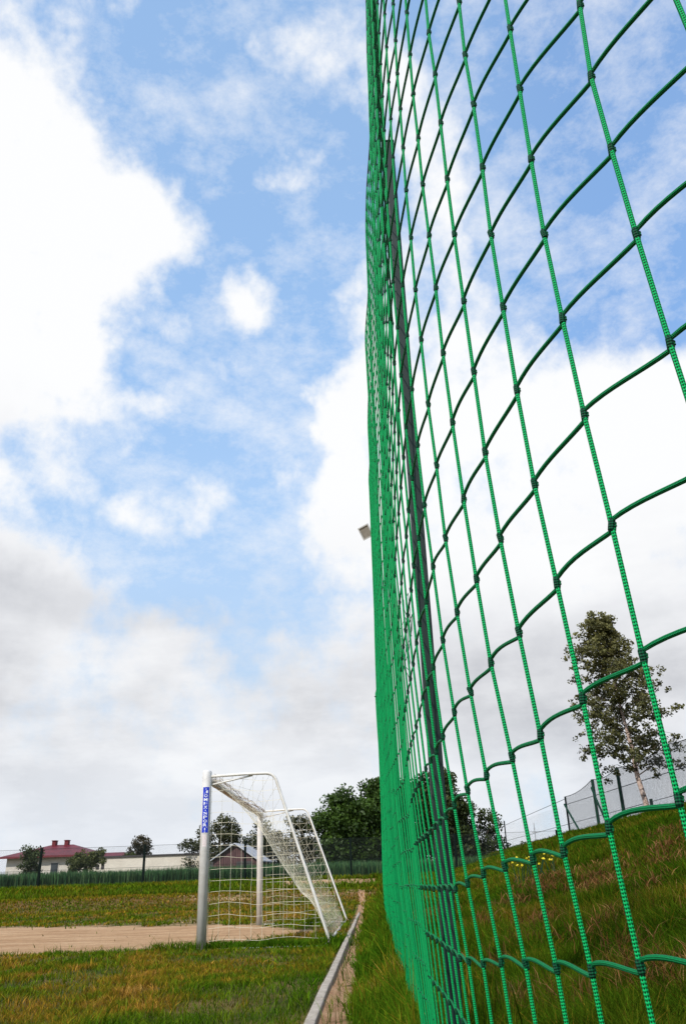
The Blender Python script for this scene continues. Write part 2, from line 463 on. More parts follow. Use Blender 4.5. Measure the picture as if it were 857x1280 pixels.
# ------------------------------------------------------------------ ball-stop net
# measured positions of the knots on the nearest cords: depth, {row: (x, z)}; mesh width 0.1 m
MEAS = [
(0.510,{4:(0.242,0.361),5:(0.236,0.468),6:(0.232,0.562),7:(0.229,0.653),8:(0.234,0.751)}),
(0.598,{1:(0.215,0.047),2:(0.209,0.147),3:(0.204,0.253),4:(0.198,0.355),5:(0.194,0.455),6:(0.191,0.554),7:(0.191,0.652),8:(0.192,0.752),9:(0.193,0.847)}),
(0.687,{0:(0.196,-0.061),1:(0.189,0.034),2:(0.184,0.135),3:(0.177,0.237),4:(0.170,0.335),5:(0.166,0.439),6:(0.164,0.540),7:(0.162,0.639),8:(0.163,0.739),9:(0.163,0.841),10:(0.161,0.928),11:(0.163,1.030)}),
(0.780,{0:(0.182,-0.071),1:(0.172,0.021),2:(0.165,0.122),3:(0.157,0.220),4:(0.150,0.320),5:(0.145,0.421),6:(0.143,0.525),7:(0.141,0.626),8:(0.139,0.729),9:(0.138,0.821),10:(0.138,0.923),11:(0.138,1.018),12:(0.136,1.106)}),
(0.875,{0:(0.172,-0.076),1:(0.162,0.018),2:(0.153,0.115),3:(0.142,0.214),4:(0.136,0.310),5:(0.131,0.411),6:(0.127,0.516),7:(0.124,0.620),8:(0.123,0.726),9:(0.121,0.818),10:(0.119,0.913),11:(0.119,1.006),12:(0.118,1.101),13:(0.119,1.190)}),
(0.980,{0:(0.161,-0.081),1:(0.150,0.013),2:(0.140,0.110),3:(0.131,0.206),4:(0.124,0.305),5:(0.118,0.405),6:(0.115,0.512),7:(0.111,0.609),8:(0.109,0.719),9:(0.107,0.811),10:(0.107,0.913),11:(0.106,1.012),12:(0.107,1.106),13:(0.108,1.198),14:(0.108,1.285),15:(0.110,1.371)}),
(1.090,{0:(0.151,-0.087),1:(0.140,0.008),2:(0.130,0.105),3:(0.122,0.203),4:(0.115,0.300),5:(0.110,0.408),6:(0.105,0.505),7:(0.102,0.606),8:(0.100,0.706),9:(0.099,0.809),10:(0.098,0.912),11:(0.098,1.014),12:(0.098,1.111),13:(0.099,1.207)}),
(1.200,{0:(0.143,-0.098),1:(0.132,-0.002),2:(0.123,0.097),3:(0.115,0.190),4:(0.109,0.290),5:(0.106,0.392),6:(0.102,0.498),7:(0.099,0.605),8:(0.095,0.702),9:(0.093,0.807),10:(0.093,0.910),11:(0.091,1.013),12:(0.091,1.114),13:(0.091,1.210),14:(0.094,1.306)}),
(1.320,{0:(0.137,-0.103),1:(0.127,-0.009),2:(0.121,0.090),3:(0.114,0.186),4:(.109,.294),5:(0.103,0.393),6:(0.100,0.497),7:(0.098,0.601),8:(0.096,0.709),9:(0.093,0.810),10:(0.091,0.915),11:(0.089,1.020),12:(0.088,1.123),13:(0.087,1.222)}),
(1.450,{0:(.138,-.108),3:(0.115,0.190),4:(0.109,0.296),5:(.105,.396),6:(0.102,0.497),7:(0.100,0.607),8:(0.096,0.711)}),
(1.580,{0:(.140,-.110),3:(0.115,0.192),4:(0.110,0.290),5:(.105,.390),6:(0.101,0.490),7:(0.099,0.606),8:(0.096,0.713)}),
(1.710,{0:(.142,-.112),3:(0.115,0.190),4:(0.111,0.291),5:(.106,.391),6:(0.102,.495),7:(0.100,0.604),8:(0.096,0.713)}),
]
R0, R1 = -5, 35
ZL = [-.6, 0, .3, 1.0, 2.0, 3.5]
YL = [1.71, 2.3, 3.2, 4.5, 6.2, 8, 11, 16.3]
XT = [[.160,.126,.111,.092,.105,.125],[.168,.128,.114,.105,.135,.152],[.19,.14,.124,.126,.142,.155],[.215,.16,.145,.14,.145,.15],
      [.215,.175,.165,.155,.155,.16],[.225,.2,.19,.18,.18,.2],[.245,.22,.22,.22,.22,.262],[.28,.275,.28,.30,.315,.315]]
def xfar(y, z):
    def seg(L, v):
        v = min(max(v, L[0]), L[-1])
        for i in range(len(L)-1):
            if v <= L[i+1]: return i, (v-L[i])/(L[i+1]-L[i])
    i, a = seg(YL, y); j, b_ = seg(ZL, z)
    x = (XT[i][j]*(1-a)+XT[i+1][j]*a)*(1-b_) + (XT[i][j+1]*(1-a)+XT[i+1][j+1]*a)*b_
    amp = .014*sm(1.8, 3, y)
    return x + amp*fbm(y*.9, z*.5, 3.1, 2) + .6*amp*math.sin(y*5.5+z*1.3)
cols = []    # each: list of (x,y,z) for rows R0..R1
DX = [.012, .008, .005, .002, 0]     # x growth per row below the measured range
def full_col(y, d):
    rows = sorted(d); lo, hi = rows[0], rows[-1]; out = []
    for r in range(R0, R1+1):
        if r in d: x, z = d[r]
        elif lo < r < hi:
            a = max(q for q in rows if q < r); b_ = min(q for q in rows if q > r); t = (r-a)/(b_-a)
            x = d[a][0]*(1-t)+d[b_][0]*t; z = d[a][1]*(1-t)+d[b_][1]*t
        elif r < lo:
            n = lo-r; x = d[lo][0] + .0065*min(n,6); z = d[lo][1] - .1*n
        else:
            n = r-hi; z = d[hi][1] + .1*n; x = d[hi][0] + (.0015*n)
        out.append([x, y, z])
    return out
meas_cols = [full_col(y, d) for y, d in MEAS]
# cords nearer than the measured ones (beside and behind the camera)
near = []
A = meas_cols[0]; B = meas_cols[1]
for n in range(1, 12):
    near.append([[a[0] + (a[0]-b_[0])*1.05*(n if n < 4 else 4+(n-4)*.4), a[1]-.085*n, a[2]+.004*n] for a, b_ in zip(A, B)])
cols = near[::-1] + meas_cols
yy = 1.84
while yy < 16.25:
    c = []
    for r in range(R0, R1+1):
        z = -.112 + .1005*r - .008*sm(2,6,yy)*math.sin(r*.4+yy*2) + .012*fbm(yy*1.3, r*.2, 7, 2)*sm(1.5,2.5,yy)
        if yy > 6 and r < 0: z += (-.03*r)*sm(6, 16, yy)
        c.append([xfar(yy, z), yy, z])
    # blend first far cords with the last measured cord
    if yy < 2.4:
        t = sm(1.71, 2.4, yy); L = meas_cols[-1]
        for i, p in enumerate(c):
            p[0] = p[0]*t + (L[i][0])*(1-t)
            p[2] = p[2]*t + (L[i][2]+.0*(yy-1.31))*(1-t)
    cols.append(c); yy += .108 if yy < 2.4 else .085
FENCE = thing('ball_stop_fence', (.28, 3.3, H(.28,3.3)), 'tall green knotted rope net on dark steel posts running beside the camera', 'sports netting fence')
fo = Vector(FENCE.location)
mb = MB()
for c in cols:
    y = c[0][1]; near_ = y < 2.2
    n = 10 if near_ else (6 if y < 5 else 4)
    pts = []; rad = []; R = .0021 if y < 2.2 else .0027
    for i, p in enumerate(c):
        P = Vector(p)-fo
        if i:
            Q = Vector(c[i-1])-fo
            if near_:
                pts += [Q.lerp(P, .14), Q.lerp(P, .5), Q.lerp(P, .86)]; rad += [R]*3
        pts.append(P); rad.append(R*1.1)
    mb.tube(pts, rad, n, v0=random.random())
mb_v = mb; mb = MB()
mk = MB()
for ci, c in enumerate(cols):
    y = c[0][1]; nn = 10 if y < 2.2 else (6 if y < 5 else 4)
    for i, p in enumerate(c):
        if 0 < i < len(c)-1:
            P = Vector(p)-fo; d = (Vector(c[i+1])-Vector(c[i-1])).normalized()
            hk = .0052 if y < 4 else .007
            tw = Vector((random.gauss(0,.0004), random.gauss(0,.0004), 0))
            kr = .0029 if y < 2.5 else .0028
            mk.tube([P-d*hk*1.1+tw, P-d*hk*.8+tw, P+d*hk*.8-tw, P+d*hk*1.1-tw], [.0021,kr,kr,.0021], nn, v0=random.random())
for i in range(len(cols)-1):
    a, b_ = cols[i+1], cols[i]      # from the farther cord to the nearer one
    y = b_[0][1]
    for r in range(len(a)):
        if y > 1.9 and r % 1: continue
        Pf = Vector(a[r])-fo; Pn = Vector(b_[r])-fo
        if y < 2.4:
            dl = .0045
            p0 = Pf + Vector((.001,0,dl)); p3 = Pn - Vector((-.001,0,dl)); d = p3-p0
            low = sm(.1, -.4, -(-Pf.z)) if False else 0
            hk = sm(-.05, .25, Pf.z)
            hj = random.uniform(-.0015,.002)
            p1 = p0 + Vector((0,random.uniform(-.004,.004)*.5,.003+.003*hk+hj)) + d*.30; p2 = p3 - d*.34 + Vector((0,0,-.004+.004*hk+hj))
            pts = [Pf + Vector((.0022,0,-dl*.4))]
            K = 8 if y < 1.4 else 4
            for q in range(K+1):
                t = q/K
                pts.append(p0*(1-t)**3 + p1*3*t*(1-t)**2 + p2*3*t*t*(1-t) + p3*t**3)
            pts.append(Pn + Vector((.0022,0,dl*.4)))
            mb.tube(pts, .0021, 8 if y < 1.4 else 5, cap=False, v0=random.random())
        else:
            mid = (Pf+Pn)/2 + Vector((0,0,.006))
            mb.tube([Pf+Vector((0,0,.006)), mid, Pn-Vector((0,0,.006))], .0024, 4 if y < 5 else 3, cap=False, v0=random.random())
nv0 = len(mb_v.f)
mb_v.f += [tuple(k+len(mb_v.v) for k in f) for f in mb.f]; mb_v.uv += mb.uv; mb_v.v += mb.v
nv1 = len(mb_v.f)
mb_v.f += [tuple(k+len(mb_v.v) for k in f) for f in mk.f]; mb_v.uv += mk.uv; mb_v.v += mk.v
net_ = mb_v.build('net', M['net_green'], FENCE, smooth=True)
net_.data.materials.append(M['net_cross_shaded']); net_.data.materials.append(M['net_knot_shaded'])
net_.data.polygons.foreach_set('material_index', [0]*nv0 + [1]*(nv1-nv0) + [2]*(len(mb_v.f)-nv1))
for k, py in enumerate((-2.6, 3.3, 9.25, 14.8)):
    zt = 3.75 if k < 3 else 3.08
    mb = MB(); w = .027
    w0 = .05 if k == 3 else 0
    mb.box(.281-w+w0-fo.x, .281+w+w0-fo.x, py-w-fo.y, py+w-fo.y, H(.28,py)-.3-fo.z, zt-fo.z)
    mb.box(.281-w-.004-fo.x, .281+w+.004-fo.x, py-w-.004-fo.y, py+w+.004-fo.y, zt-fo.z, zt+.012-fo.z)
    mb.build('post', M['post_green'], FENCE, bevel=.006)
mb = MB()
top = [Vector((c[-1][0], c[-1][1], c[-1][2]))-fo for c in cols]
mb.tube(top, .004, 6); mb.build('top_cable', M['cable'], FENCE)
# frayed loose ends caught in the mesh
def tangle(c, s, n):
    mb = MB()
    for _ in range(n):
        p = Vector(c)-fo; pts = [p.copy()]
        for _ in range(9):
            p += Vector((random.gauss(0, s*.2), random.gauss(0, s), random.gauss(0, s))); pts.append(p.copy())
        mb.tube(pts, .0008, 4)
    mb.build('frayed_twine', M['twine'], FENCE)
tangle((.125, 2.35, 1.55), .022, 6); tangle((.118, 1.9, .50), .028, 8)

# ------------------------------------------------------------------ goal
GX, GY0, GY1 = -2.30, 12.4, 19.5
gz = -.735
GOAL = thing('football_goal', (GX, (GY0+GY1)/2, gz), 'white metal football goal with sagging net and a blue lettered post', 'football goal')
go = Vector(GOAL.location)
def gp(x, y, z): return Vector((x, y, z)) - go
ztop = 1.50
for y_, x_, zt in ((GY0, -2.285, 1.60), (GY1, -2.36, 1.585)):
    mb = MB(); r = .067
    xs_ = x_
    prof = [(gz-.1, r), (zt-.03, r), (zt-.012, r*.93), (zt, r*.7)]
    mb.tube([gp(xs_, y_, z) for z, _ in prof], [q for _, q in prof], 28)
    post = mb.build('post', M['goal'], GOAL, smooth=False)
    for p in post.data.polygons: p.use_smooth = len(p.vertices) == 4
    if y_ == GY0:
        # label wrapped on the post, facing the path
        def wrap(u, z, rr):   # u = arc length from the facing direction
            a = math.radians(-80) + u/r - .10
            return gp(xs_ + rr*math.cos(a), y_ + rr*math.sin(a), z)
        z1, z0 = 1.36, .745
        mb = MB(); nn = 8; hw = .046
        vs = []; fs = []
        for i in range(nn+1):
            u = -hw + 2*hw*i/nn
            vs += [wrap(u, z0, r+.0015), wrap(u, z1, r+.0015)]
        for i in range(nn): fs.append((2*i, 2*i+2, 2*i+3, 2*i+1))
        mb.add(vs, fs); lab = mb.build('label', M['label_blue'], post)
        txt = "\u00b7JOMEX\u00b7SPORT\u00b7"
        mb = MB(); zc = z1 - .012
        for ch in txt:
            h = .052 if ch != '\u00b7' else .030
            if ch == '\u00b7':
                s_ = .006; z = zc - h/2
                mb.add([wrap(-s_, z-s_, r+.003), wrap(s_, z-s_, r+.003), wrap(s_, z+s_, r+.003), wrap(-s_, z+s_, r+.003)], [(0,1,2,3)])
                zc -= h; continue
            cu = bpy.data.curves.new('t', 'FONT'); cu.body = ch; cu.size = 1; cu.offset = .02; cu.resolution_u = 3
            to = bpy.data.objects.new('t', cu); COL.objects.link(to)
            dg = bpy.context.evaluated_depsgraph_get(); dg.update()
            me = to.evaluated_get(dg).to_mesh()
            vv = [v.co.copy() for v in me.vertices]; ff = [tuple(p.vertices) for p in me.polygons]
            x0 = min(v.x for v in vv); x1 = max(v.x for v in vv); y0_ = min(v.y for v in vv); y1_ = max(v.y for v in vv)
            hh = .041; ww = .050
            pts = []
            for v in vv:
                u = (v.x-(x0+x1)/2)/(x1-x0)*ww; z = zc - hh - .004 + (v.y-y0_)/(y1_-y0_)*hh
                pts.append(wrap(u, z, r+.003))
            mb.add(pts, ff)
            to.to_mesh_clear() if hasattr(to, 'to_mesh_clear') else None
            bpy.data.objects.remove(to); bpy.data.curves.remove(cu)
            zc -= h
        mb.build('lettering', M['label_white'], lab)
        mb = MB()
        vs = []; fs = []
        for i in range(5):
            u = -.03 + .06*i/4
            vs += [wrap(u, .56, r+.0015), wrap(u, .72, r+.0015)]
        for i in range(4): fs.append((2*i, 2*i+2, 2*i+3, 2*i+1))
        mb.add(vs, fs); mb.build('sticker', M['label_faded'], post)
mb = MB(); mb.tube([gp(-2.30, GY0, ztop), gp(-2.35, GY1, ztop)], .055, 20); mb.build('crossbar', M['goal'], GOAL, smooth=True)
def arm_pts(y_, zt, xb):
    p = [(-2.28, y_, zt-.02), (-1.75, y_, zt), (-1.42, y_, zt)]
    a = [(-1.42+.16*math.sin(t*.21), y_, zt-.16*(1-math.cos(t*.21))) for t in range(1, 6)]
    p += a
    e = (xb, y_, gz+.10)
    p += [tuple(a[-1][i]*(1-t)+e[i]*t for i in range(3)) for t in (.25,.5,.75,1)]
    p += [(xb+.005, y_+.02, gz+.05), (xb-.03, y_+.06, gz+.025)]
    return p
for y_, zt, xb in ((GY0, 1.53, -.56), (GY1, 1.60, -.50)):
    mb = MB(); mb.tube([gp(*p) for p in arm_pts(y_, zt, xb)], .021, 12); mb.build('net_support', M['goal_pipe'], GOAL, smooth=True)
    mb = MB(); mb.tube([gp(-2.27, y_+.03, zt-.14), gp(-1.62, y_+.02, zt-.02)], .012, 8); mb.build('brace', M['goal_pipe'], GOAL, smooth=True)
    gb = gz+.025 if y_ == GY1 else gz-.005
    mb = MB(); mb.tube([gp(-2.3, y_+.06, gb), gp(xb-.03, y_+.06, gb)], .02, 10); mb.build('ground_bar', M['goal_pipe'], GOAL, smooth=True)
mb = MB(); mb.tube([gp(-.59, GY0+.06, gz+.025), gp(-.53, GY1+.06, gz+.03)], .02, 10); mb.build('ground_bar', M['goal_pipe'], GOAL, smooth=True)
# net: profile from the crossbar over the supports to the ground, sagging in the middle
def prof(u):    # along a support
    L = [(-2.28,1.52), (-1.36,1.52), (-1.26,1.40), (-.56,-.70)]
    ds = [math.dist(L[i], L[i+1]) for i in range(3)]; s = u*sum(ds)
    for i in range(3):
        if s <= ds[i] or i == 2:
            t = s/ds[i]; return (L[i][0]*(1-t)+L[i+1][0]*t, L[i][1]*(1-t)+L[i+1][1]*t)
        s -= ds[i]
def npt(u, v):
    x, z = prof(u)
    w = (4*v*(1-v))**.42
    xs_, zs = -2.28+1.72*u, 1.50-2.2*u
    sag = -.16*math.sin(math.pi*u)
    xs_ += -.12*math.sin(math.pi*u)*.6; zs += sag*.6
    zs = max(zs, gz+.02)
    k = w*.90*min(1, (1-u)*3+.15)
    x = x*(1-k)+xs_*k; z = z*(1-k)+zs*k
    y = GY0 + (GY1-GY0)*v
    return gp(x, y, z + .012*fbm(u*9, v*30, 1))
mb = MB(); cell = .17
nv = int((GY1-GY0)/cell); nu = int(3.2/cell)
for j in range(nv+1): mb.tube([npt(i/24, j/nv) for i in range(25)], .0017, 3, cap=False)
for i in range(nu+1): mb.tube([npt(i/nu, j/36) for j in range(37)], .0017, 3, cap=False)
# side panels
for y_, dy, xb in ((GY0, .03, -.60), (GY1, -.02, -.54)):
    nzr = 15
    def edge(z):   # x of the sloping support at height z
        t = (1.40-z)/(1.40+.70); return -1.24 + max(0, t)*(xb+1.24) if z < 1.40 else -1.30
    cols_x = [-2.21 + .148*i for i in range(12)]
    def sp_(x, z): return gp(x + .012*fbm(z*3, x*2, y_), y_+dy+.03*fbm(x*1.5, z*1.5, y_), z + .014*math.sin((x+2.2)*7)*1.0 + .02*fbm(x*2, z*2, 9))
    for k in range(nzr):
        z = -.62 + k*.148
        xe = edge(z); n = max(2, int((xe+2.23)/.05))
        mb.tube([sp_(-2.22 + (xe+2.22)*i/n, z) for i in range(n+1)], .0023, 3, cap=False)
    for x in cols_x:
        zt = 1.5 if x < -1.30 else 1.40 - (x+1.24)/(xb+1.24)*2.10
        if zt < -.5: continue
        n = max(2, int((zt+.62)/.08))
        mb.tube([sp_(x, -.62 + (zt+.62)*i/n) for i in range(n+1)], .0023, 3, cap=False)
mb.build('net', M['net_white'], GOAL)
# bundled net along the crossbar and at the rear foot
mb = MB()
for _ in range(24):
    ph = random.uniform(0, 6.28)
    rr = random.uniform(.045, .10); 
    pts = []
    for q in range(40):
        t = q/39; a = ph + t*random.choice((3,4,5)) 
        pts.append(gp(-2.28 + .03 + rr*.8*math.cos(ph + 5*t + .5*fbm(t*20, ph)), GY0+.1+(GY1-GY0-.2)*t, ztop + .0 + rr*.9*math.sin(ph + 5*t + .6*fbm(t*17, ph, 4))))
    mb.tube(pts, .003, 3, cap=False)
for _ in range(30):
    p = gp(-.60, random.uniform(GY0+.2, GY1), gz+.1); pts = []
    for q in range(7):
        p = p + Vector((random.gauss(0,.035), random.gauss(0,.09), random.gauss(0,.03))); p.z = max(p.z, .02); pts.append(p.copy())
    mb.tube(pts, .003, 3, cap=False)
mb.build('gathered_net', M['net_bundle'], GOAL)

# ------------------------------------------------------------------ far wire fence on the left
FF = thing('wire_fence', (-5.24, 38, H(-5.24,38)), 'low chain link fence on dark posts in front of the crop field', 'fence')
f0 = Vector(FF.location)
px = [-31.7, -27.3, -22.9, -18.5, -14.1, -9.6, -5.24, -.70, 3.8, 8.2]
base = [.27]*10
for x in px:
    mb = MB(); mb.box(x-.045-f0.x, x+.045-f0.x, -.045, .045, -.4, 1.90-f0.z-.0)
    mb.v = [(a, b_, c_) for a, b_, c_ in mb.v]
    mb.build('post', M['fence_post'], FF)
def panel(mb, a, b_, z0a, z1a, z0b, z1b):
    L = (Vector(b_)-Vector(a)).length
    v = [(a[0],a[1],z0a),(b_[0],b_[1],z0b),(b_[0],b_[1],z1b),(a[0],a[1],z1a)]
    mb.add(v, [(0,1,2,3)], [[(0,z0a),(L,z0b),(L,z1b),(0,z1a)]])
mb = MB(); panel(mb, (px[0]-f0.x,0), (px[-1]-f0.x,0), .0, 1.86-f0.z, .0, 1.86-f0.z)
mb.build('chain_link_mesh', M['chainlink'], FF)
mb = MB()
for z in (1.86, 1.0, .35): mb.tube([(px[0]-f0.x,0.03,z-f0.z), (px[-1]-f0.x,0.03,z-f0.z)], .006, 5)
mb.build('tension_wire', M['fence_post'], FF)

# ------------------------------------------------------------------ fence on top of the embankment
RF = thing('embankment_fence', (9, 39, H(9,39)), 'tall green post fence with black netting on top of the grass bank', 'fence')
f1 = Vector(RF.location)
pl = [(57,3.50),(39,3.32),(34,3.50),(30.5,3.50),(25.1,3.50),(20.5,3.5),(16,3.5),(11.5,3.5)]
for k, (y_, zt) in enumerate(pl):
    mb = MB(); w = .035 if k < 2 else .05
    mb.box(-w, w, y_-w-f1.y, y_+w-f1.y, H(9,y_)-.3-f1.z, zt-f1.z); mb.build('post', M['green_post'] if k > 1 else M['fence_post'], RF)
mb = MB(); mb.beam((-.08, 39-39, 3.0-f1.z), (-.08, 36.6-39, 1.6-f1.z), .06, .06); mb.build('brace', M['green_post'], RF)
mb = MB(); mb.beam((-.08, 34-39, 3.2-f1.z), (-.08, 32.4-39, 1.6-f1.z), .06, .06); mb.build('brace', M['green_post'], RF)
mb = MB(); mb.box(-.04+.1, .04+.1, 27.7-39, 27.78-39, -.3, 2.2-f1.z); mb.build('stub_post', M['green_post'], RF)
mb = MB()
for (ya,za),(yb,zb) in zip(pl[1:], pl[2:]):
    n = 6
    for i in range(n):
        t0, t1 = i/n, (i+1)/n
        s0 = -.12*4*t0*(1-t0); s1 = -.12*4*t1*(1-t1)
        A_, B_ = ya+(yb-ya)*t0, ya+(yb-ya)*t1
        panel(mb, (-.01, A_-f1.y), (-.01, B_-f1.y), 1.4-f1.z, za+(zb-za)*t0+s0-f1.z, 1.4-f1.z, za+(zb-za)*t1+s1-f1.z)
mb.build('netting', M['black_net'], RF)
mb = MB(); panel(mb, (.05, 57-39), (.05, 11.5-39), .0, 3.3-f1.z-.05, .0, 2.6-f1.z); mb.build('chain_link_mesh', M['chainlink'], RF)
mb = MB()
mb.tube([(.05, 57-39, 3.25-f1.z), (.05, 39-39, 3.25-f1.z)], .012, 5)
mb.tube([(.05, 39-39, 3.0-f1.z), (.05, 11.5-39, 2.5-f1.z)], .012, 5)
mb.tube([(.05, 57-39, 2.3-f1.z), (.05, 11.5-39, 2.0-f1.z)], .010, 5)
for (ya,za),(yb,zb) in zip(pl[1:], pl[2:]):
    mb.tube([(-.01, ya+(yb-ya)*t-f1.y, za+(zb-za)*t-.12*4*t*(1-t)-f1.z) for t in (0,.2,.4,.6,.8,1)], .012, 5)
mb.build('tension_wire', M['fence_post'], RF)

# distant thin mast seen past the embankment
mb = MB(); mb.tube([(0,0,0),(0,0,4.4)], [.06,.03], 6); mb.beam((-.25,0,3.6),(.25,0,3.6),.05,.05); mb.beam((0,-.25,3.9),(0,.25,3.9),.05,.05)
o = mb.build('antenna_mast', M['mast']); o.location = (15.3, 80, .25); tag(o, 'thin grey pole far beyond the grass bank', 'mast')

# ------------------------------------------------------------------ floodlight
FL = thing('floodlight_mast', (.84, 30, H(.84,30)), 'tall galvanised pole mostly hidden by the net with one floodlight near its top', 'floodlight')
f2 = Vector(FL.location)
mb = MB(); mb.tube([(0,0,-.3),(0,0,13.2-f2.z)], [.09,.05], 12); mb.build('pole', M['mast'], FL, smooth=True)
mb = MB(); mb.beam((0,0,12.75-f2.z), (-.30,-.10,12.75-f2.z), .05, .05); mb.build('bracket', M['mast'], FL)
mb = MB()   # tapered housing, glass facing down toward the pitch
def housing(rot, loc):
    mb = MB(); a, b_, d = .22, .24, .18
    v = [(-a,-d*0,-b_),(a,0,-b_),(a,0,b_),(-a,0,b_),(-a*.6,d,-b_*.6),(a*.6,d,-b_*.6),(a*.6,d,b_*.6),(-a*.6,d,b_*.6)]
    mb.add(v, [(0,1,2,3),(7,6,5,4),(1,0,4,5),(2,1,5,6),(3,2,6,7),(0,3,7,4)])
    for x0,x1,z0,z1 in ((-a-.02,a+.02,-b_-.03,-b_+.02),(-a-.02,a+.02,b_-.02,b_+.03),(-a-.02,-a+.025,-b_+.02,b_-.02),(a-.025,a+.02,-b_+.02,b_-.02)):
        mb.box(x0,x1,-.04,-.003,z0,z1)
    o = mb.build('lamp_housing', M['lamp_body'], FL); o.rotation_euler = rot; o.location = loc
    mb = MB(); mb.box(-a+.03,a-.03,-.015,-.006,-b_+.025,b_-.025); g_ = mb.build('lamp_glass', M['lamp_glass'], o)
    return o
housing((math.radians(28), math.radians(-14), math.radians(-30)), (-.36, -.15, 12.75-f2.z))

# ------------------------------------------------------------------ crop field
CP = np.array([(.025,.075,.030), (.045,.12,.045), (.07,.15,.05), (.13,.19,.08)])
n = 52000
X = rng.uniform(-34, 16, n); Y = 39.2 + rng.random(n)**1.6*5
Z = np.full(n, .22)
Hh = .80 + .07*np.array([fbm(x*.5, y*.7, 2) for x, y in zip(X, Y)]) + rng.normal(0,.05,n)
P_ = np.stack([X, Y, Z], 1)
crop = blades('crop_field', P_, Hh, rng.uniform(.02,.05,n), rng.random(n)*.9, .12, 'dense dark green cereal crop standing behind the low wire fence', 'crop', 'crop', dark=.5, pal=CP)
V = np.array([(-60,42,.1),(40,42,.1),(40,42,.92),(-60,42,.92),(-60,72,1.0),(40,72,1.0)]); F = np.array([(0,1,2,3),(3,2,5,4)])
o = mesh_np('crop_field', V, F, M['crop'], np.tile(np.array([.03,.07,.022]), (6,1)))
tag(o, 'dark green solid depth of the cereal crop reaching back to the buildings', 'crop', kind='stuff')

# ------------------------------------------------------------------ trees
def leaves(name, centers, count, size, c_in, c_out, parent, center_all, spread=1.0, flat=.6):
    cen = np.array([c[:3] for c in centers]); rad = np.array([c[3] for c in centers])
    w = rad**2; w = w/w.sum()
    idx = rng.choice(len(cen), count, p=w)
    d = rng.normal(0, 1, (count,3)); d /= np.linalg.norm(d, axis=1)[:,None]
    rr = rad[idx]*(rng.random(count)**.45)
    p = cen[idx] + d*rr[:,None]*np.array([1,1,.8])
    a = rng.normal(0,1,(count,3)); a /= np.linalg.norm(a,axis=1)[:,None]
    b_ = np.cross(a, rng.normal(0,1,(count,3))); b_ /= np.linalg.norm(b_,axis=1)[:,None]
    s = size*rng.uniform(.55,1.35,(count,1))
    V = np.stack([p-a*s*.5, p+b_*s*.32, p+a*s*.5, p-b_*s*.32], 1).reshape(-1,3)
    F4 = np.arange(count*4).reshape(-1,4)
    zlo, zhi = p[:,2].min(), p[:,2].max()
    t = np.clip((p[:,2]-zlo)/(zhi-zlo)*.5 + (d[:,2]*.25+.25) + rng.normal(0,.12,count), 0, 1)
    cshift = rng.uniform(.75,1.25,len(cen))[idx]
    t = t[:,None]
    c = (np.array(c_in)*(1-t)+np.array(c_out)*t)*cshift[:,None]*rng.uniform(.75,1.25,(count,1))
    return mesh_np(name, V, F4, M['leaf'], np.repeat(c, 4, 0), parent)

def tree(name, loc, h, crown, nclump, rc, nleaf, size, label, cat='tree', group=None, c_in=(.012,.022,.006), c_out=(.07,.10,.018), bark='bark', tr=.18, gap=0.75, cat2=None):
    """crown: ellipsoids (dx, dy, dz, rx, ry, rz) relative to the foot"""
    T = thing(name, loc, label, cat, group)
    cl = []
    vol = [e[3]*e[5]*e[4] for e in crown]
    for _ in range(nclump):
        e = random.choices(crown, vol)[0]
        while True:
            v = Vector((random.gauss(0,1), random.gauss(0,1), random.gauss(0,1))).normalized()
            q = random.random()**.35*gap + (1-gap)*random.random()
            p = Vector((e[0]+v.x*e[3]*q, e[1]+v.y*e[4]*q, e[2]+v.z*e[5]*q))
            if p.z > .1: break
        cl.append((p.x, p.y, p.z, rc*random.uniform(.6,1.25)))
    mb = MB(); topz = h*.75
    bend = [(random.gauss(0,.03)*h*t, random.gauss(0,.03)*h*t) for t in (0,.3,.6,1)]
    pts = [(bend[i][0], bend[i][1], topz*t) for i, t in enumerate((0,.3,.6,1))]; pts[0] = (0,0,-.3)
    mb.tube(pts, [tr, tr*.75, tr*.5, tr*.15], 8)
    for c in random.sample(cl, min(len(cl), 14)):
        t = random.uniform(.25,.8); i = 1 if t < .6 else 2
        s = Vector(pts[i]).lerp(Vector(pts[min(i+1,3)]), random.random()*.8)
        e = Vector(c[:3]); m_ = s.lerp(e,.5)+Vector((0,0,-.06*h*random.random()))
        mb.tube([s, m_, e], [tr*.32, tr*.2, tr*.05], 5)
    mb.build('trunk', M[bark], T, smooth=True)
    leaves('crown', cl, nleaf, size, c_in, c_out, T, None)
    return T
GT = 'trees behind the crop field'
gz_ = .2
tree('bushy_tree', (-29.2,76,gz_), 4.1, [(0,0,2.75,1.05,1.0,1.15),(.2,0,1.3,.9,.9,1.1)], 45, .5, 4500, .17, 'dark rounded tree standing in front of the red roofed house', c_in=(.014,.022,.008), c_out=(.065,.085,.025), group=GT)
tree('broad_tree', (-22.9,72,gz_), 4.2, [(0,0,2.5,1.3,1.2,.95),(1.0,0,2.6,.9,1.1,.7),(-.9,0,1.9,.9,1.0,.8),(0,0,.9,1.2,1,.9)], 60, .42, 6500, .16, 'broad olive green tree between the red roofed house and the long pale building', c_in=(.02,.028,.01), c_out=(.11,.12,.03), group=GT)
tree('round_tree', (-21.7,84,gz_), 5.5, [(0,0,3.6,1.25,1.4,1.5),(.1,0,2.6,1.6,1.4,.8)], 48, .5, 4200, .18, 'small dark round tree showing above the long pale building', c_in=(.016,.014,.01), c_out=(.07,.06,.03), group=GT)
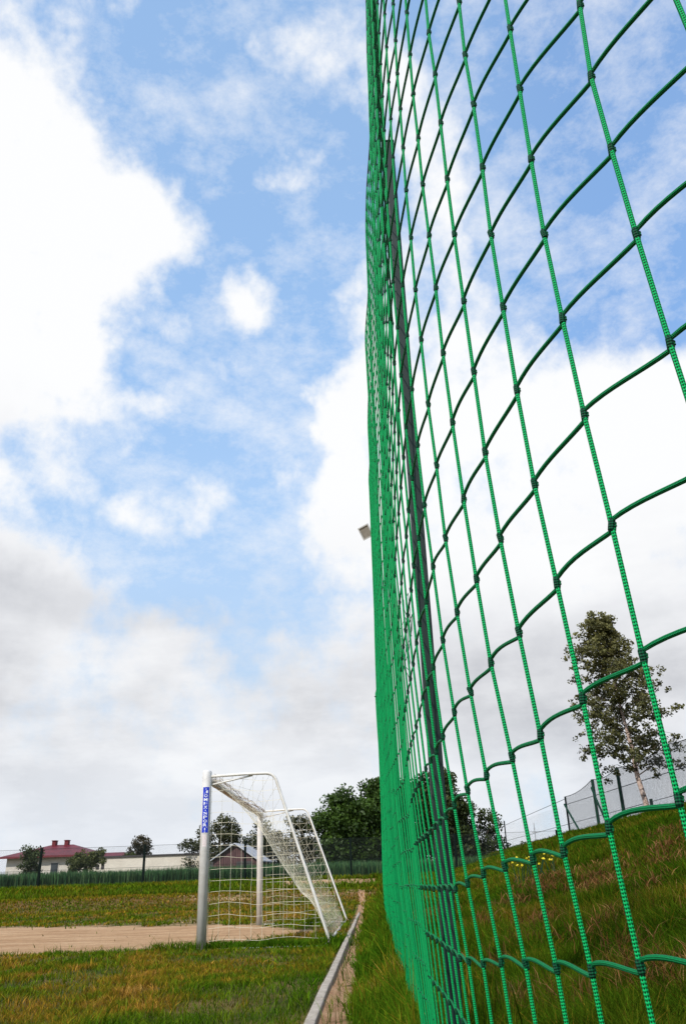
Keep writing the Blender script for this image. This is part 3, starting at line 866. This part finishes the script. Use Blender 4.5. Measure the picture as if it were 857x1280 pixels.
tree('garden_tree', (-20.9,82,gz_), 3.6, [(-1.5,0,2.5,1.4,1,.8)], 20, .45, 1600, .16, 'low green bush top peeping over the long pale building', 'bush', c_out=(.09,.11,.03), group=GT)
tree('dark_tree', (-13.0,78,gz_), 6.6, [(0,0,3.9,2.1,2,2.2),(-2.4,0,2.6,1.3,1.3,1.6),(1.3,0,2.6,1.6,1.4,1.8)], 85, .6, 9000, .19, 'dark tree just right of the near goal post behind the wooden barn', c_in=(.014,.018,.008), c_out=(.08,.085,.03), group=GT)
tree('dark_tree', (-9.6,80,gz_), 5.9, [(0,0,3.8,1.8,1.6,1.8),(1.3,0,2.8,1.5,1.4,1.8),(-1.3,0,3.0,1.2,1.2,1.6)], 75, .6, 7500, .19, 'dark tree rising directly behind the ridge of the wooden barn', c_in=(.010,.014,.006), c_out=(.05,.06,.02), group=GT)
tree('dark_tree', (-5.8,78,gz_), 6.7, [(0,0,4.2,1.7,1.6,2.0),(-.6,0,2.3,1.9,1.6,1.6),(.6,0,2.4,1.6,1.6,1.6)], 75, .6, 8500, .19, 'dark tree seen through the goal net right of the far goal post', c_in=(.014,.018,.008), c_out=(.08,.085,.03), group=GT)
tree('sparse_tree', (-3.2,76,gz_), 5.6, [(0,0,3.0,1.6,1.4,2.2)], 40, .38, 2600, .17, 'thin open tree at the right edge of the goal net', c_in=(.012,.016,.008), c_out=(.06,.07,.02), group=GT)
tree('large_tree', (-1.6,74,gz_), 8.4, [(-.2,0,4.9,2.6,2.4,2.7),(-.9,0,2.2,2.2,2.2,2.0),(1.0,0,3.0,2.2,2.2,2.6)], 210, .85, 34000, .27, 'large leafy tree left in the dark wood beside the net edge', c_in=(.009,.020,.004), c_out=(.065,.12,.016), tr=.3, gap=.5, group=GT)
tree('large_tree', (2.3,76,gz_), 9.9, [(0,0,6.0,2.7,2.4,3.2),(.3,0,2.6,3.0,2.4,2.4)], 230, .9, 36000, .27, 'tallest leafy tree, its top cut by the green net edge', c_in=(.009,.020,.004), c_out=(.06,.11,.016), tr=.3, gap=.5, group=GT)
tree('large_tree', (6.4,76,gz_), 9.4, [(0,0,5.6,2.9,2.4,3.6),(.8,0,2.4,2.8,2.4,2.4)], 160, .9, 24000, .28, 'large dark tree right behind the net and its nearest steel post', c_in=(.008,.014,.005), c_out=(.05,.07,.014), tr=.3, gap=.5, group=GT)
tree('large_tree', (9.5,78,gz_), 7.0, [(0,0,3.9,2.6,2.4,2.6),(.6,0,2.0,2.6,2,1.8)], 90, .75, 9000, .24, 'lower dark tree at the right end of the wood, seen through the net', c_in=(.008,.014,.005), c_out=(.055,.075,.016), tr=.25, group=GT)
tree('small_bush', (13.4,78,gz_), 2.9, [(0,0,1.9,1.3,1,.9)], 16, .4, 1300, .18, 'low bush right of the wood by the first embankment fence post', 'bush', c_out=(.055,.075,.016), group=GT)
for x, h_, lb in ((-31.2, 1.9, 'low green bush at the left edge beside the red roofed house'), (-24.9, 2.1, 'low garden bush under the eave of the red roofed house')):
    tree('garden_bush', (x,73,gz_), h_, [(0,0,1.3,.9,.8,.7)], 16, .35, 1200, .14, lb, 'bush', c_out=(.08,.10,.03), group='garden bushes by the house')

# birch on the embankment
BX, BY = 8.65, 26.8; bz = H(BX, BY)
BT = thing('birch_tree', (BX, BY, bz), 'slender birch with pale trunk and loose olive crown on top of the grass bank', 'tree')
mb = MB(); hh = 8.05-bz
sp_pts = [(0,0,-.2),(-.03,0,.5),(-.14,0,1.2),(-.16,.02,2.1),(-.28,.05,3.4),(-.38,.02,4.8),(-.47,0,hh-.1)]
mb.tube(sp_pts, [.10,.085,.075,.065,.045,.025,.006], 10)
mb.build('trunk', M['birch'], BT, smooth=True)
mb = MB(); cl = []
def spine(z):
    for a, b_ in zip(sp_pts, sp_pts[1:]):
        if z <= b_[2]:
            t = (z-a[2])/(b_[2]-a[2]); return Vector(a).lerp(Vector(b_), t)
    return Vector(sp_pts[-1])
nb = 74
for i in range(nb):
    z = 1.25 + (hh-1.35)*(i/nb)**.95
    rel = (z-1.2)/(hh-1.2)
    R_ = 1.95*(1-rel)**.60*(.55 + .70*random.random()) + .12
    if rel < .12: R_ *= .75 + rel*2
    a = i*2.4 + random.gauss(0,.3)
    if math.cos(a) > 0 and rel > .62: R_ *= .65
    s = spine(z); e = s + Vector((math.cos(a)*R_, math.sin(a)*R_, R_*(.30+.25*rel)+random.gauss(0,.08)))
    m_ = s.lerp(e,.5)+Vector((0,0,.14*R_))
    e.z -= .12*R_
    mb.tube([s,m_,e],[.018*(1-rel)+.006,.008,.003],4)
    for t in np.linspace(.28,1,6):
        q = (s*(1-t)**2 + m_*2*t*(1-t) + e*t*t)
        for _ in range(2):
            off = Vector((random.gauss(0,.13),random.gauss(0,.13),random.gauss(0,.10)))
            cl.append((q.x+off.x, q.y+off.y, q.z+off.z-.05, random.uniform(.10,.20)))
    mb.tube([m_, m_+Vector((random.gauss(0,.3),random.gauss(0,.3),-.25))],[.005,.002],3)
mb.build('branches', M['bark'], BT)
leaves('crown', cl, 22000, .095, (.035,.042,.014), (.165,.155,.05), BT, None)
# tiny sprig of another birch reaching in from the right edge is outside the built area

# ------------------------------------------------------------------ buildings
HS = thing('red_roofed_house', (-29.5, 81, .62), 'low pale house with dark red hipped roof and twin chimneys', 'house')
mb = MB(); mb.box(-3.7,4.0,0,7,-.7,2.72); mb.build('wall', M['wall_white'], HS)
mb = MB()
v = [(-4.3,-.6,2.75),(4.5,-.6,2.75),(4.5,7.6,2.75),(-4.3,7.6,2.75),(-1.0,3.5,3.85),(1.2,3.5,3.85)]
mb.add(v, [(0,1,5,4),(1,2,5),(2,3,4,5),(3,0,4),(3,2,1,0)])
mb.box(-4.32,4.52,-.66,-.602,2.60,2.76)
rf = mb.build('roof', M['roof_red'], HS)
for x in (-.65, .55):
    mb = MB(); mb.box(x-.17,x+.17,3.2,3.8,3.45,4.2); mb.box(x-.21,x+.21,3.13,3.87,4.2,4.26); mb.build('chimney', M['chimney'], rf)
mb = MB(); mb.box(-1.5,-.7,-.05,-.003,0,2.1); mb.build('door', M['dark'], HS)
for x in (.8, 2.6):
    mb = MB(); mb.box(x-.4,x+.4,-.04,-.003,1.1,2.2); wd = mb.build('window', M['wall_white'], HS)
    mb = MB(); mb.box(x-.33,x+.33,-.055,-.043,1.17,2.13); mb.build('pane', M['glass'], wd)
mb = MB(); mb.box(4.02,6.6,1,6,-.3,2.15); mb.build('annex_wall', M['wall_white'], HS)
mb = MB(); v = [(4.01,.5,2.2),(7.0,.5,2.2),(7.0,6.5,2.2),(4.01,6.5,2.2),(4.01,3.5,3.0),(6.2,3.5,3.0)]
mb.add(v, [(0,1,5,4),(1,2,5),(2,3,4,5),(3,0,4),(3,2,1,0)]); mb.build('annex_roof', M['roof_red'], HS)

LB = thing('long_pale_building', (-18.6, 78, .25), 'long low cream building with flat roof left of the near goal post', 'building')
mb = MB(); mb.box(-6.4,4.6,0,8,-.3,2.66); mb.build('wall', M['wall_cream'], LB)
mb = MB(); mb.box(-6.5,4.7,-.12,8.1,2.663,2.80); mb.build('roof', M['dark'], LB)
mb = MB(); mb.box(-6.4,4.6,-.05,-.003,1.42,1.50); mb.build('band', M['wall_white'], LB)
for x in (-5.2, -4.75):
    mb = MB(); mb.box(x-.13,x+.13,-.04,-.003,1.75,2.15); mb.build('vent', M['dark'], LB)

BN = thing('wooden_barn', (-10.4, 70, .25), 'dark red plank barn with pale sheet roof seen through the goal net', 'barn')
mb = MB(); v = [(-1.85,0,-.3),(1.75,0,-.3),(1.75,0,1.95),(-.05,0,3.05),(-1.85,0,1.95),(-1.85,4,-.3),(1.75,4,-.3),(1.75,4,1.95),(-.05,4,3.05),(-1.85,4,1.95)]
mb.add(v, [(0,1,2,3,4),(9,8,7,6,5),(1,6,7,2),(0,4,9,5)]); mb.build('wall', M['planks'], BN)
mb = MB()
for sx, e in ((-1, -1.98), (1, 2.0)):
    ze = 1.93 if sx < 0 else 1.78
    v = [(-.05,-.3,3.13),(e,-.3,ze),(e,4.3,ze),(-.05,4.3,3.13),(-.05,-.3,3.05),(e,-.3,ze-.08),(e,4.3,ze-.08),(-.05,4.3,3.05)]
    mb.add(v, [(0,1,2,3),(7,6,5,4),(0,4,5,1),(1,5,6,2),(2,6,7,3)])
mb.build('roof', M['roof_grey'], BN)
mb = MB(); mb.box(.1,1.3,-.06,-.003,-.1,1.75); mb.build('door', M['dark'], BN)
mb = MB(); mb.box(1.76,1.95,.6,3.4,-.3,1.5); mb.build('lean_to', M['planks'], BN)
BN.rotation_euler[2] = math.radians(-7)

# ------------------------------------------------------------------ yellow flowering plants
for k, (x, y, s, lb) in enumerate(((2.22,13.1,.30,'leftmost and tallest clump of yellow flowers on the bank'), (2.50,13.7,.26,'middle clump of yellow flowers on the bank behind the net'), (2.72,13.0,.20,'rightmost small clump of yellow flowers on the bank'))):
    z = H(x, y)
    T = thing('yellow_wildflower', (x, y, z), lb, 'wildflower', 'yellow flowers on the bank')
    for _ in range(7 if k == 0 else 5):
        st = MB(); fl = MB()
        dx, dy = random.gauss(0,.14), random.gauss(0,.14); hgt = s*random.uniform(.7,1.15)+.12
        st.tube([(dx*.3,dy*.3,-.02),(dx*.7,dy*.7,hgt*.5),(dx,dy,hgt)], [.008,.006,.004], 4)
        c0 = Vector((dx, dy, hgt)); rings = 4; q = 7; vs = []; fs = []
        for a in range(rings):
            for k_ in range(q):
                th = 2*math.pi*k_/q; rr = (.005,.018,.020,.006)[a]*random.uniform(.5,1.3)
                vs.append(c0 + Vector((rr*math.cos(th), rr*math.sin(th), (-.008,.002,.012,.020)[a]+random.gauss(0,.004))))
        for a in range(rings-1):
            for k_ in range(q): fs.append((a*q+k_, a*q+(k_+1)%q, (a+1)*q+(k_+1)%q, (a+1)*q+k_))
        fl.add(vs, fs)
        so_ = st.build('stem', M['green_post'], T); fl.build('flower_head', M['petal'], so_)

# ------------------------------------------------------------------ sky, sun
SUN = Vector((-.34, -.66, .68)).normalized()
el = math.asin(SUN.z); rot = math.atan2(SUN.x, SUN.y)
w = bpy.data.worlds.new('World'); scene.world = w; w.use_nodes = True
nt = w.node_tree; bg = nt.nodes['Background']
sky = N(nt, 'ShaderNodeTexSky', sky_type='NISHITA'); sky.sun_disc = False
sky.sun_elevation = el; sky.sun_rotation = rot; sky.air_density = 1.0; sky.dust_density = .6; sky.ozone_density = 1.5
STR = .10
tc = N(nt, 'ShaderNodeTexCoord').outputs['Generated']
def vnoise(scale, detail, rough, off=(0,0,0), sc=(1,1,1)):
    mp = N(nt, 'ShaderNodeMapping'); mp.inputs['Location'].default_value = off; mp.inputs['Scale'].default_value = sc
    nt.links.new(tc, mp.inputs[0]); return noise_n(nt, mp.outputs[0], scale, detail, rough)
sx = N(nt, 'ShaderNodeSeparateXYZ'); nt.links.new(tc, sx.inputs[0])
deg = 180/math.pi
AZ = math_n(nt, 'MULTIPLY', math_n(nt, 'ARCTAN2', sx.outputs[0], sx.outputs[1]), deg)
EL = math_n(nt, 'MULTIPLY', math_n(nt, 'ARCSINE', sx.outputs[2]), deg)
wa = vnoise(5, 5, .6, (3,1,2)); wb = vnoise(5, 5, .6, (9,4,7))
AZw = math_n(nt, 'MULTIPLY_ADD', math_n(nt, 'SUBTRACT', wa, .5), 16, AZ)
ELw = math_n(nt, 'MULTIPLY_ADD', math_n(nt, 'SUBTRACT', wb, .5), 10, EL)
def blob(a0, e0, ra, re, wt):
    p = math_n(nt, 'DIVIDE', math_n(nt, 'SUBTRACT', AZw, a0), ra); q = math_n(nt, 'DIVIDE', math_n(nt, 'SUBTRACT', ELw, e0), re)
    d = math_n(nt, 'ADD', math_n(nt, 'MULTIPLY', p, p), math_n(nt, 'MULTIPLY', q, q))
    return math_n(nt, 'MULTIPLY', math_n(nt, 'POWER', 2.718, math_n(nt, 'MULTIPLY', d, -.8)), wt)
CL = [(-29,48.6,6,4.4,.9),(-28.5,42.6,8.4,5.3,1.0),(-21.5,44,5.2,3.0,.85),(-26,37.4,5.6,5.4,1),(-26,31.9,6.2,4.5,1),(-18.6,42,5,2.6,.5),(-42,40,12,12,1),
 (-6,47.2,3.8,1.5,.85),(-3.7,48.6,2.6,1.3,.6),(-8,37.8,3.6,2.0,1.15),(-15.2,32,2.8,1.4,.6),(-15.2,24.4,4,2.4,.75),(-25.5,25.5,2,2.1,.7),(-19.4,25.7,2.2,1.6,.4),(-27,19.5,4,3.6,.8),
 (-8.9,33.6,3.4,1.4,.6),(-5.6,27.7,1.8,1.5,.6),(.8,30.2,2.2,6.0,.8),(3.0,38,2.4,5.5,.7),(-.2,23.5,4.6,3.6,.8),(9.6,47,3.8,8.5,.72),(13,40.5,3.3,3.6,.45),(8.1,31.8,6.5,7.2,.9),(16.3,27.5,8.3,5.0,1),(24,26.0,6,5.2,1),(38,22,10,9,1),
 (26.4,48.6,2.3,1.0,.45),(5.8,51.3,2.4,4.0,.5),(-7.3,56,9,2.4,.5),(.9,52.5,4.5,3.0,.40),(12,22,9,5,.9),(26,20,9,6,.8)]
tot = None
for c in CL:
    b_ = blob(*c); tot = b_ if tot is None else math_n(nt, 'ADD', tot, b_)
# full cover low down
wl = vnoise(2.6, 6, .6, (7,2,5))
ELl = math_n(nt, 'MULTIPLY_ADD', math_n(nt, 'SUBTRACT', wl, .5), 26, ELw)
lowc = N(nt, 'ShaderNodeMapRange', interpolation_type='SMOOTHSTEP'); nt.links.new(ELl, lowc.inputs[0])
for i, v in ((1, 26), (2, 13), (3, 0), (4, 1.25)): lowc.inputs[i].default_value = v
tot = math_n(nt, 'ADD', tot, lowc.outputs[0])
# general cloud field away from the view
gen = ramp(nt, vnoise(2.2, 6, .6, (5,5,1)), [(.58, (0,0,0)), (.74, (.8,.8,.8))])
away = N(nt, 'ShaderNodeMapRange'); nt.links.new(math_n(nt, 'ABSOLUTE', AZ), away.inputs[0])
for i, v in ((1, 36), (2, 50), (3, 0), (4, 1.0)): away.inputs[i].default_value = v
tot = math_n(nt, 'ADD', tot, math_n(nt, 'MULTIPLY', gen, away.outputs[0]))
det = vnoise(8, 12, .62, (1,7,3)); det2 = vnoise(26, 8, .6, (2,2,2))
tot = math_n(nt, 'MINIMUM', tot, 1.35)
dens = math_n(nt, 'MULTIPLY_ADD', math_n(nt, 'SUBTRACT', det, .5), 2.3, tot)
dens = math_n(nt, 'MULTIPLY_ADD', math_n(nt, 'SUBTRACT', det2, .5), .9, dens)
cov = N(nt, 'ShaderNodeMapRange', interpolation_type='SMOOTHSTEP'); nt.links.new(dens, cov.inputs[0])
for i, v in ((1, .16), (2, 1.20), (3, 0), (4, .97)): cov.inputs[i].default_value = v
cov = cov.outputs[0]
# thin veil in the blue
veil = ramp(nt, vnoise(9, 10, .68, (4,8,1), (1,1,1.6)), [(.38, (0,0,0)), (.74, (.72,.72,.72))])
cov = math_n(nt, 'MAXIMUM', cov, veil)
cov = math_n(nt, 'MAXIMUM', cov, .12)
# cloud brightness: white tops, grey bellies
s1 = vnoise(5.5, 10, .60, (8,3,6), (1,1,2.8))
gr = None
for c in [(-29,18.8,5,2.6,.65),(-27,13.2,6.5,2.4,.75),(-14,18.4,9,1.9,.5),(-10,11.5,14,1.6,.35),(-25,8,8,2,.3),(12,10,9,4,.45),(6,15,8,3,.3),(25,12,9,5,.35),(-28,29,4,2,.25),(-6,14,6,2,.25)]:
    b_ = blob(*c); gr = b_ if gr is None else math_n(nt, 'ADD', gr, b_)
gr = math_n(nt, 'MULTIPLY', gr, math_n(nt, 'MULTIPLY_ADD', det, 1.6, .2))
gr2 = N(nt, 'ShaderNodeMapRange'); nt.links.new(EL, gr2.inputs[0])
for i, v in ((1, 26), (2, 4), (3, 0), (4, 1.0)): gr2.inputs[i].default_value = v
g3 = math_n(nt, 'MULTIPLY', gr2.outputs[0], ramp(nt, s1, [(.42, (0,0,0)), (.60, (1,1,1))]))
grey = math_n(nt, 'ADD', gr, math_n(nt, 'MULTIPLY', g3, .40), clamp=True)
ccol = ramp(nt, grey, [(0, (1.01,1.01,1.01)), (.30, (.88,.885,.905)), (1, (.54,.55,.585))])
# pale blue haze just above the horizon
hz = N(nt, 'ShaderNodeMapRange', interpolation_type='SMOOTHSTEP'); nt.links.new(EL, hz.inputs[0])
for i, v in ((1, 12), (2, 2), (3, 0), (4, .55)): hz.inputs[i].default_value = v
ccol = mixc(nt, hz.outputs[0], ccol, (.70,.76,.85))
mul = N(nt, 'ShaderNodeVectorMath', operation='SCALE'); mul.inputs['Scale'].default_value = 1.0
skyc = mixc(nt, 1.0, sky.outputs[0], (STR*2.2, STR*3.1, STR*3.4), 'MULTIPLY')
sf = N(nt, 'ShaderNodeMapRange'); nt.links.new(EL, sf.inputs[0])
for i, v in ((1, 45), (2, 12), (3, .5), (4, .95)): sf.inputs[i].default_value = v
sl_ = N(nt, 'ShaderNodeMapRange'); nt.links.new(EL, sl_.inputs[0])
for i, v in ((1, 34), (2, 8), (3, 0), (4, 1)): sl_.inputs[i].default_value = v
dp = N(nt, 'ShaderNodeMapRange', interpolation_type='SMOOTHSTEP'); nt.links.new(AZ, dp.inputs[0])
for i, v in ((1, 4), (2, 24), (3, 0), (4, 1)): dp.inputs[i].default_value = v
skyc = mixc(nt, sf.outputs[0], skyc, mixc(nt, sl_.outputs[0], mixc(nt, dp.outputs[0], (.27, .50, .85), (.12, .32, .72)), (.55, .69, .86)))
fin = mixc(nt, cov, skyc, ccol)
nt.links.new(fin, bg.inputs[0]); bg.inputs[1].default_value = 1.0

sl = bpy.data.lights.new('sun', 'SUN'); sl.energy = 3.9; sl.angle = math.radians(.6); sl.color = (1, .94, .85)
so = bpy.data.objects.new('sun', sl); link(so); so.rotation_euler = (-SUN).to_track_quat('-Z', 'Y').to_euler()

# ------------------------------------------------------------------ camera
cd = bpy.data.cameras.new('camera'); cam = bpy.data.objects.new('camera', cd); link(cam)
R = Matrix(((.99909250,.04080485,.01221211),(.02807861,-.41538516,-.90921216),(-.03202753,.90872995,-.41615395)))
cam.matrix_world = R.to_4x4()
cd.sensor_width = 36; cd.sensor_fit = 'AUTO'; cd.lens = 36*1020/1280
cd.clip_start = .02; cd.clip_end = 6000
scene.camera = cam
# lift everything so that the pitch lies at z = 0
for o in COL.objects:
    if o.parent is None and o is not so: o.location.z += CAM_H

scene.view_settings.view_transform = 'Standard'; scene.view_settings.look = 'None'; scene.view_settings.exposure = 0
scene.render.engine = 'CYCLES'
scene.cycles.transparent_max_bounces = 16
scene.cycles.max_bounces = 6
